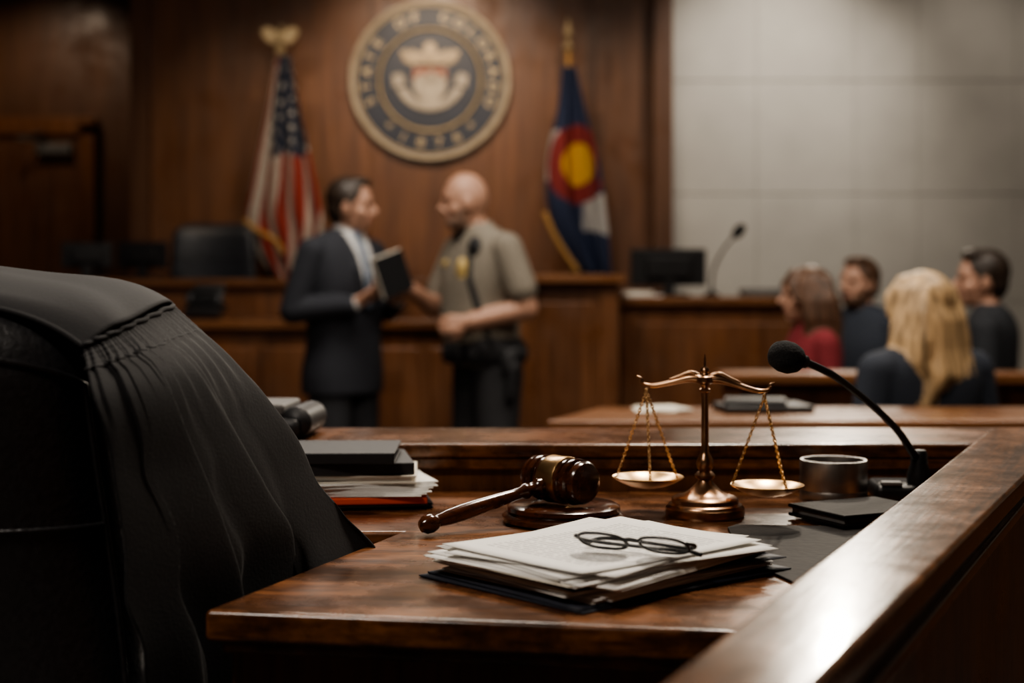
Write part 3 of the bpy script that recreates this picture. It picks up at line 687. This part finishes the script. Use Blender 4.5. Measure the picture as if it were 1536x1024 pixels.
def rl2(C,lab,nm):
    x,y,z=C.T; k=nm.index('khaki')
    m=(lab==k)&(x>.10)&(np.abs(y)<.04-(1.56-z)*.45)&(z>1.47)&(z<1.57); lab[m]=nm.index('black'); return lab
XF=Matrix.Translation((-.125,6.72,0))@Matrix.Rotation(math.radians(213),4,'Z')
body=F.build('body',dict(khaki='khaki',black='uniblack',pants='pants',skin='skin2',hair='stubble',eye='eye',lips='lips',shoe='shoe',badge='patch'),XF,1.008,rule=rl2)
group('police_officer',[body],(-.125,6.72,0))
# --- seated people
def seated(name,x,y,top,sc_,yaw,mats,hair,hyaw,female,floorz,w=None,hv=1.0,beard=False):
    F=Fig(); w=w or (.9 if female else 1.0)
    zoff=top-1.815*sc_; seatz=zoff+.84*sc_
    zf=(floorz-zoff)/sc_
    F.loft([(.84,-.02,0,.12,.16*w),(.90,-.01,0,.14,.185*w),(1.04,0,0,.12,.16*w),(1.18,.01,0,.12,.17*w),(1.34,.01,0,.13 if not female else .135,.2*w),(1.46,-.005,0,.115,.2*w),(1.53,-.005,0,.086,.155*w),(1.57,0,0,.055,.068)],'top')
    for s in(1,-1):
        F.cap((-.005,s*.15*w,1.475),.062*w,(-.005,s*.185*w,1.46),.066*w,'top')
        F.chain([(.0,s*.09,.92),(.22,s*.10,.925),(.44,s*.11,.93)],[.085,.08,.062],'pants')
        F.chain([(.44,s*.11,.93),(.46,s*.115,max(zf+.3,.66)),(.42,s*.12,zf+.09)],[.062,.052,.04],'pants')
        F.cap((.40,s*.12,zf+.042),.038,(.56,s*.13,zf+.034),.030,'shoe')
        F.chain([(-.005,s*.195*w,1.46),(-.01,s*.25*w,1.19),(.17,s*.17,1.07)],[.065*w,.055*w,.043],'top')
        F.hand((.19,s*.155,1.062),(.9,-s*.4,-.25),(-.1,0,-1),s,.35)
    F.cap((.0,0,1.5),.052*w,(.015,0,1.62),.052*w,'skin')
    head(F,(.03,0,1.68),yaw=hyaw,hair=hair,k=1.1,hv=hv,beard=beard)
    XF=Matrix.Translation((x,y,zoff))@Matrix.Rotation(yaw,4,'Z')
    body=F.build('body',mats,XF,sc_,voxel=.0075)
    group(name,[body],(x,y,floorz)); jurychair(x-.02*math.cos(yaw),y-.02*math.sin(yaw),seatz,floorz,yaw)
base=dict(eye='eye',lips='lips',shoe='shoe',skin='skin',pants='suitpants')
seated('seated_woman_blonde',1.41,4.85,1.35,.94,math.radians(112),dict(base,top='navyj',hair='hairbl'),'wavy',.35,True,0,w=1.1,hv=1.12)
seated('seated_woman_red_sweater',1.32,6.25,1.387,.95,math.radians(188),dict(base,top='red',hair='hairbr'),'long',-.1,True,.08)
seated('seated_man_bearded',1.78,7.2,1.45,.97,math.radians(212),dict(base,top='greysh',hair='hairbr'),'short',.0,False,.08,beard=True)
seated('seated_man_dark_shirt',2.15,6.4,1.47,1.02,math.radians(155),dict(base,top='darks',hair='hairdk'),'short',.25,False,.08)

# ------------------------------------------------------------------ foreground desk
DZ=.98
A=(-.305,1.407)
def rin(y): return .092+(y-.887)*.4657
def rout(y): return .186+(y-.887)*.486
Bp=(rin(1.308)+.004,1.308); C_=(rin(2.236)+.0,2.236)
inner=(-.1465,1.86)
desk=prism('top',[A,Bp,C_,(-1.5,2.236),(-1.5,1.86),inner],DZ-.032,DZ,'desk',.006)
P=[desk,
   prism('front_apron',[(-.283,1.435),(rin(1.335)-.0,1.335),(rin(1.36),1.36),(-.275,1.46)],.2,DZ-.032,'panel',.003),
   prism('left_apron',[(-.283,1.435),(-.255,1.435),(-.10,1.885),(-.128,1.885)],.2,DZ-.032,'panel',.003),
   prism('wing_apron',[(-.128,1.885),(-1.45,1.885),(-1.45,1.91),(-.1,1.91)],.2,DZ-.032,'panel',.003),
   prism('cove_trim',[(-.292,1.425),(rin(1.325),1.325),(rin(1.34),1.34),(-.28,1.44)],DZ-.047,DZ-.032,'desk',.004)]
P+=[prism('back_rail_cap',[(-1.5,2.236),(rin(2.236)-.0,2.236),(rin(2.5)+.12,2.5),(-1.5,2.5)],1.030,1.053,'desk',.005),
    prism('back_rail_body',[(-1.5,2.25),(rin(2.25),2.25),(rin(2.46)+.05,2.46),(-1.5,2.46)],.2,1.030,'panel',.003),
    prism('back_rail_lip',[(-1.5,2.24),(rin(2.24),2.24),(rin(2.25),2.252),(-1.5,2.252)],1.012,1.03,'desk',.003)]
P+=[prism('side_rail_cap',[(rin(.45),.45),(rout(.45),.45),(rout(2.5)+.02,2.5),(rin(2.5),2.5)],1.026,1.0535,'rail',.006),
    prism('side_rail_body',[(rin(.47)+.008,.47),(rout(.47)-.012,.47),(rout(2.46)-.012,2.46),(rin(2.46)+.008,2.46)],.0,1.026,'panel',.003),
    prism('side_rail_mould',[(rout(.47)-.014,.47),(rout(.47)-.003,.47),(rout(2.47)-.003,2.47),(rout(2.47)-.014,2.47)],.985,1.0,'rail',.003)]
group('judge_desk',P,(0,1.8,.2))
prism('desk_blotter',[(.31,1.50),(.36,1.49),(.395,1.545),(.52,1.86),(.50,1.88),(.30,1.90),(.285,1.88),(.27,1.66)],DZ+.0005,DZ+.003,'blot',.001)
# paper stack
cx0,cy0=.104,1.590; rz0=math.radians(43)
def sheet(name,cx,cy,z,w,h,rz,m,th=.0008,curl=.0,uv=False):
    c,s=math.cos(rz),math.sin(rz); v=[];f=[];nx,ny=14,12; ph=random.random()*6
    for j in range(ny+1):
        for i in range(nx+1):
            x=(i/nx-.5)*w;y=(j/ny-.5)*h
            dz=curl*((2*i/nx-1)**4*.5+(2*j/ny-1)**4*.5)*(.6+.4*math.sin(ph+i*.3))
            v.append((cx+c*x-s*y,cy+s*x+c*y,z+dz))
    for j in range(ny):
        for i in range(nx): a=j*(nx+1)+i; f.append((a,a+1,a+nx+2,a+nx+1))
    o=mk(name,v,f,m,smooth=True,solid=th)
    if uv:
        u=o.data.uv_layers.new(name='UVMap')
        for lp in o.data.loops:
            k=lp.vertex_index; u.data[lp.index].uv=((k//(nx+1))/ny,1-(k%(nx+1))/nx)
    return o
P=[]; z=DZ+.0015
P.append(sheet('folder_bottom',cx0,cy0,z,.330,.252,rz0,'navy',.0018)); z+=.0022
P.append(sheet('folder_mid',cx0+.006,cy0-.002,z,.325,.247,rz0-.05,'navy',.0015)); z+=.002
blocks=[(.006,.004,.05,.0055),(-.006,.004,-.09,.005),(.008,.0,.13,.0045),(-.012,-.006,.02,.0045),(.0,.006,-.14,.003)]
for k,(dx,dy,dr,th) in enumerate(blocks):
    for q in range(4):
        jx,jy,jr=[random.uniform(-.006,.006) for _ in range(3)]
        P.append(sheet('sheets_%d_%d'%(k,q),cx0+dx+jx,cy0+dy+jy,z+th/8,.296,.228,rz0+dr+jr*9,'paper' if (k+q)%4 else 'paper2',th/4*.72,.0)); z+=th/4
    if k==1: P.append(sheet('folder_tab',cx0+.012,cy0+.008,z+.0008,.305,.232,rz0-.12,'navy',.001)); z+=.0018
P.append(sheet('page_second',cx0-.004,cy0+.002,z+.001,.285,.22,rz0+.18,'paper',.0006,.0025)); z+=.002
P.append(sheet('page_top',cx0-.002,cy0+.0,z+.001,.285,.22,rz0-.02,'print',.0005,.0025,uv=True)); z+=.0014
TOPZ=z+.001
group('paper_stack',P,(cx0,cy0,DZ))
def glasses(loc,yaw):
    R=Matrix.Translation(loc)@Matrix.Rotation(yaw,4,'Z'); P=[]
    def T(p): return R@Vector(p)
    def FR(x,y):
        return T((x,-y*math.sin(math.radians(58)) ,.003+ (y+.021)*math.cos(math.radians(58))))
    for s in(-1,1):
        pts=[];n=40
        for i in range(n):
            a=2*pi*i/n; c,sn=math.cos(a),math.sin(a)
            pts.append(FR(s*.034+.0265*abs(c)**.8*(1 if c>0 else -1),.0205*abs(sn)**.85*(1 if sn>0 else -1)))
        P.append(tube('rim',pts,.0017,'blackp',8,closed=True))
        cen=FR(s*.034,0); v=[cen]+pts; P.append(mk('lens',v,[(0,i+1,(i+1)%n+1) for i in range(n)],'glass',solid=.001))
        hy=.010
        P.append(tube('temple',[FR(s*.061,hy),T((s*.066,.004,.016)),T((s*.055,.018,.010)),T((-s*.01,.030+.006*s,.006+.004*(s>0))),T((-s*.05,.036+.008*s,.005+.004*(s>0))),T((-s*.068,.030+.008*s,.003))],[.0018,.0022,.002,.002,.0022,.0026],'blackp',8,res=30))
        P.append(tube('nosepad',[FR(s*.009,.004),FR(s*.007,-.006)],.0016,'blackp',6))
    P.append(tube('bridge',[FR(-.009,.007),FR(0,.011),FR(.009,.007)],.0017,'blackp',8,res=10))
    return group('eyeglasses',P,loc)
glasses((.128,1.503,TOPZ+.0008),math.radians(-24))
# sound block
bc=(.07,1.94,DZ)
sb=lathe('sound_block',[(0.001,0),(.078,0),(.083,.003),(.084,.009),(.079,.013),(.076,.0135),(.078,.017),(.077,.022),(.072,.025),(.045,.0255),(.044,.0245),(.001,.0245)],bc,'gavelwood',72)
# gavel
hc=Vector((.065,1.935,DZ+.0255+.0325)); tip=Vector((-.118,1.825,DZ+.012))
hd=(tip-hc); hd.normalize(); ax=Vector((.68,-.73,0)).normalized()
hp=[(.001,-.052),(.020,-.052),(.0265,-.050),(.029,-.046),(.029,-.042),(.0255,-.040),(.0255,-.038),(.0305,-.035),(.0315,-.031),(.0305,-.027),(.027,-.0255),(.027,-.024),(.030,-.022),(.030,-.0145)]
hp2=hp+[(r,-z_) for r,z_ in hp[::-1]]
P=[lathe('head',hp2,hc,'gavelwood',56,axis=ax),lathe('brass_band',[(.029,-.0165),(.0318,-.016),(.0325,-.014),(.0320,0),(.0325,.014),(.0318,.016),(.029,.0165)],hc,'brass',56,axis=ax)]
Lh=(tip-hc).length
hpr=[(.007,.025),(.012,.030),(.0125,.036),(.009,.040),(.0085,.048),(.0105,.052),(.0105,.056),(.0075,.062),(.0078,.075),(.0095,.10),(.0108,.13),(.0112,.15),(.0102,.17),(.0085,.182),(.0082,.186),(.011,.189),(.0125,.196),(.0118,.204),(.008,.2095),(.001,.211)]
kk=Lh/.211
P.append(lathe('handle',[(r,z_*kk) for r,z_ in hpr],hc,'gavelwood',28,axis=hd))
group('gavel',P,tuple(hc))
# scales of justice
b=(.27,1.99,DZ); P=[]
P.append(lathe('base',[(.001,0),(.054,0),(.0555,.003),(.055,.012),(.052,.0145),(.0515,.0165),(.047,.019),(.0465,.024),(.043,.027),(.034,.029),(.024,.034),(.017,.041),(.011,.047),(.0085,.052)],b,'copper',64))
P.append(lathe('column',[(.008,.05),(.013,.053),(.0145,.057),(.011,.061),(.008,.063),(.011,.067),(.0125,.073),(.0105,.080),(.007,.086),(.0055,.09),(.0052,.11),(.0050,.135),(.0048,.16),(.005,.172),(.008,.174),(.008,.177),(.005,.179),(.006,.183),(.012,.186),(.0125,.190),(.012,.194),(.006,.197),(.005,.199),(.0065,.202),(.006,.205),(.002,.209),(.0012,.22),(.0003,.226)],b,'copper',40))
by=math.radians(-12); bd=Vector((math.cos(by),math.sin(by),-.035)); top=Vector(b)+Vector((0,0,.190))
def BP(s,dz): return top+bd*s+Vector((0,0,dz))
ends=[]
for s in(-1,1):
    P.append(tube('beam_arm',[BP(0,0),BP(s*.02,.001),BP(s*.04,-.004),BP(s*.058,-.009),BP(s*.074,-.012),BP(s*.086,-.010),BP(s*.091,-.004)],[.0064,.0060,.0044,.0038,.0033,.0026,.0018],'copper',12,res=40))
    P.append(tube('scroll',[BP(s*.008,.006),BP(s*.02,.0095),BP(s*.034,.004),BP(s*.05,-.002)],[.003,.0028,.0024,.0015],'copper',8,res=16))
    P.append(tube('finial',[BP(s*.086,-.010),BP(s*.090,-.002),BP(s*.096,.001)],[.002,.0018,.0006],'copper',8,res=10))
    e=BP(s*.082,-.014); ends.append(e)
    P.append(tube('hook',[e+Vector((0,0,.004)),e+Vector((.003,0,0)),e+Vector((0,0,-.006)),e+Vector((-.003,0,-.003))],.0009,'copper',6,res=14))
def link(c,d,twist,s=.0030):
    d=d.normalized(); u=d.orthogonal().normalized(); u=Matrix.Rotation(twist,3,d)@u
    return [c+d*math.cos(a)*s+u*math.sin(a)*s*.6 for a in [2*pi*i/10 for i in range(10)]]
for k,e in enumerate(ends):
    pz=DZ+.052 if k==0 else DZ+.045
    pc=Vector((e.x+(.002 if k==0 else .004),e.y,pz)); r=.050 if k==0 else .0505
    P.append(lathe('pan',[(.001,-.0135),(.012,-.0132),(.026,-.0105),(.038,-.0055),(.046,-.001),(.0485,.0008),(r,.0012),(.0508,.0003),(r,-.0008),(.047,-.0025),(.038,-.0075),(.026,-.0125),(.012,-.0155),(.001,-.016)][::-1],pc,'brass',56))
    for q in range(3):
        a=2*pi*q/3+.5+k*.4; rim=pc+Vector((r*.95*math.cos(a),r*.95*math.sin(a),.001)); st=e+Vector((0,0,-.005))
        n=int((rim-st).length/.0042); V=[];Fc=[]
        for i in range(n+1):
            c=st.lerp(rim,i/n); lk=link(c,rim-st,(i%2)*pi/2+a)
            t=tube('tmp',lk,.0008,None,5,closed=True); base_=len(V)
            V+=[tuple(x.co) for x in t.data.vertices]; Fc+=[tuple(base_+y for y in pp.vertices) for pp in t.data.polygons]
            bpy.data.objects.remove(t)
        P.append(mk('chain',V,Fc,'brass',smooth=True))
group('balance_scales',P,b)
# metal cup
c=(.485,2.145,DZ)
P=[lathe('shell',[(.001,0),(.049,0),(.050,.002),(.050,.014),(.0495,.015),(.050,.016),(.050,.058),(.0492,.060),(.046,.060),(.0455,.058),(.0455,.03),(.001,.03)],c,'steel',64),
   lathe('inner_liner',[(.030,.031),(.030,.050),(.028,.051),(.026,.050),(.026,.031)],c,'blackp',40)]
group('metal_pen_cup',P,c)
# desk microphone
b=(.605,2.12,DZ)
P=[box('base',(.590,2.135,DZ+.014),(.10,.10,.028),'blackp',.01,rz=-.1),box('button',(.56,2.1,DZ+.03),(.03,.018,.006),'grey',.002,rz=-.1),
   lathe('socket',[(.001,0),(.018,0),(.018,.018),(.013,.03),(.012,.048),(.009,.052)],(.604,2.11,DZ+.026),'blackp',32),
   tube('gooseneck',[(.604,2.11,DZ+.07),(.594,2.10,1.052),(.565,2.07,1.086),(.535,2.04,1.113),(.49,2.0,1.147),(.44,1.95,1.179),(.395,1.92,1.199)],[.0085,.0062,.0055,.0052,.005,.005,.0055],'blackp',14,res=60)]
d=Vector((-.045,-.03,.012)).normalized(); hh=Vector((.390,1.92,1.200))
P.append(lathe('collar',[(.006,-.012),(.009,-.008),(.0095,.004),(.008,.008)],hh,'blackp',24,axis=d))
P.append(lathe('foam_head',[(.004,0),(.012,.002),(.018,.010),(.0215,.022),(.0215,.034),(.018,.045),(.011,.051),(.001,.053)],hh,'foam',40,axis=d))
group('desk_microphone',P,b)
P=[box('lower_cover',(.475,1.945,DZ+.0065),(.15,.12,.005),'blot',.002,rz=.45),box('pages',(.475,1.945,DZ+.012),(.142,.112,.008),'grey',.001,rz=.45),box('upper_cover',(.476,1.945,DZ+.0185),(.152,.122,.005),'blot',.002,rz=.45)]
group('leather_folio',P,(.475,1.945,DZ))
def slab(nm_,cx,cy,z0,w,d_,h,rz,cov,pg,spine=True):
    P=[box(nm_+'_cover_lo',(cx,cy,z0+.0015),(w,d_,.003),cov,.001,rz=rz),box(nm_+'_pages',(cx-.003,cy,z0+h/2),(w-.008,d_-.008,h-.006),pg,.001,rz=rz),box(nm_+'_cover_hi',(cx,cy,z0+h-.0015),(w,d_,.003),cov,.001,rz=rz)]
    if spine:
        R=Matrix.Rotation(rz,3,'Z'); o=R@Vector((0,-d_/2+.002,0)); P.append(box(nm_+'_spine',(cx+o.x,cy+o.y,z0+h/2),(w,.005,h),cov,.002,rz=rz))
    return P
P=[];z=DZ+.0005
P+=slab('report',-.260,2.112,z,.27,.165,.008,.16,'navy','paper',False); z+=.0085
P+=slab('magazine',-.268,2.108,z,.275,.172,.010,.12,'redc','redc',True); z+=.0105
for i in range(8): P.append(sheet('loose_%d'%i,-.262+.004*(i%3),2.115,z+.0015,.262,.175,.02+.04*i,'paper',.0018)); z+=.0022
P+=slab('folder',-.272,2.12,z,.260,.168,.012,.06,'paper2','paper',False); z+=.0125
P+=slab('binder_low',-.285,2.115,z,.265,.172,.017,.16,'binder','paper'); z+=.0175
P+=slab('binder_high',-.302,2.11,z,.265,.172,.016,.02,'binder','grey'); z+=.0165
group('book_pile',P,(-.27,2.12,DZ))
P=[box('case_body',(-.45,2.37,1.053+.018),(.23,.15,.036),'binder',.014,rz=-.08),box('case_lid',(-.465,2.375,1.053+.047),(.20,.14,.020),'grey',.006,rz=-.05),
   tube('case_roll',[(-.350,2.30,1.080),(-.345,2.36,1.081),(-.342,2.43,1.080)],.026,'binder',16,res=14)]
group('document_case',P,(-.45,2.37,1.053))
# ------------------------------------------------------------------ foreground chair + robe
loftchair('executive_chair',-.69,1.495,.62,1.280,lambda t:.325-.065*t,.14,'leather',math.radians(-4),.05,.66,.2,.54,.5,piping=True)
G=lambda px,py,Y:np.array(fpx(px,py,Y))
Lb=[G(128,520,1.41),G(150,600,1.38),G(188,720,1.39),G(228,860,1.41),G(258,1000,1.43),G(275,1200,1.46)]
Mb=[G(192,492,1.46),G(262,570,1.47),G(308,690,1.50),G(345,800,1.53),G(368,920,1.56),G(385,1120,1.58)]
Rb=[G(262,460,1.56),G(338,532,1.60),G(402,612,1.64),G(450,702,1.68),G(498,770,1.71),G(556,820,1.735)]
def gown(u,v):
    a,b_,c=cr(Lb,v),cr(Mb,v),cr(Rb,v)
    p=a*(1-u)*(1-2*u)+b_*4*u*(1-u)+c*u*(2*u-1)
    fine=max(0,1-v/.13)**.5*.0030*math.sin(u*2*pi*30)*(1+.35*math.sin(v*300))
    plt=math.exp(-((v-.18)/.10)**2)*.0045*math.sin(u*2*pi*15+1)
    env=min(1,v*2.0)
    ph=u*2*pi*4.0+1.6*math.sin(v*2.3+u*3)+v*.8
    s1=math.sin(ph); s1=(abs(s1)**.75)*(1 if s1>0 else -1)
    big=env*(.021*s1+.0075*math.sin(ph*1.9+1.7+v*3))*(.6+.9*v)
    sag=.018*math.exp(-((v-.66)/.08)**2)*math.sin(u*6+1)+.010*math.exp(-((v-.4)/.06)**2)*math.sin(u*9)+.009*math.exp(-((v-.82)/.05)**2)*math.sin(u*11+2)
    ridge=.007*math.exp(-((v-.115)/.016)**2)
    dsp=fine+plt+big+sag+ridge*math.sin(pi*u)
    nrm=np.array((-.45,-.85,.12)); p=p+nrm*dsp
    return p
P=[grid('gown',gown,420,260,'robe',solid=.002)]
def yoke(s,t):
    Lw=[np.array((-1.05,1.435,1.290)),np.array((-1.05,1.455,1.307)),np.array((-1.05,1.53,1.326)),np.array((-1.05,1.64,1.310)),np.array((-1.05,1.70,1.15))]
    Rw=[G(128,523,1.41),G(160,502,1.43),G(196,490,1.462),G(258,460,1.56),G(250,520,1.66)]
    a,b_=cr(Lw,t),cr(Rw,t); p=a*(1-s)+b_*s
    e=s**9; p[2]=a[2]*(1-e)+b_[2]*e; p[1]=a[1]*(1-e)+b_[1]*e
    p[2]+=.0035*math.sin(s*19+t*3)*math.sin(t*pi)+.006*math.sin(t*pi)*math.sin(s*7)
    return p
P.append(grid('yoke',yoke,140,50,'robe',solid=.003))
P.append(tube('yoke_edge',[yoke(s,0) for s in np.linspace(0,1,80)],.003,'robe',8))
P.append(tube('yoke_seam',[gown(u,0.0)+np.array((-.001,-.003,.001)) for u in np.linspace(0,1,24)],.0032,'robe',8,res=60))
P.append(tube('gather_seam',[gown(u,.105)+np.array((-.002,-.003,.0)) for u in np.linspace(0,1,60)],.0022,'robe',8))
def farp(u,v):
    a=np.array((-1.0,1.69,1.18))*(1-u)+G(262,470,1.63)*u; b_=np.array((-.98,1.72,.8))*(1-u)+np.array((-.36,1.78,.86))*u
    p=a*(1-v)+b_*v; p[1]+=.012*math.sin(u*40)*v; return p
P.append(grid('far_panel',farp,120,30,'robe',solid=.002))
group('judge_robe',P,(-.4,1.5,1.0))

# ------------------------------------------------------------------ camera
cam=bpy.data.cameras.new('camera'); co=bpy.data.objects.new('camera',cam); COL.objects.link(co)
co.location=(0,0,1.3); co.rotation_euler=(pi/2,0,0); cam.lens=50; cam.sensor_width=36; cam.shift_y=-82/1536
cam.clip_start=.05; cam.dof.use_dof=True; cam.dof.focus_distance=1.75; cam.dof.aperture_fstop=2.9
S.camera=co
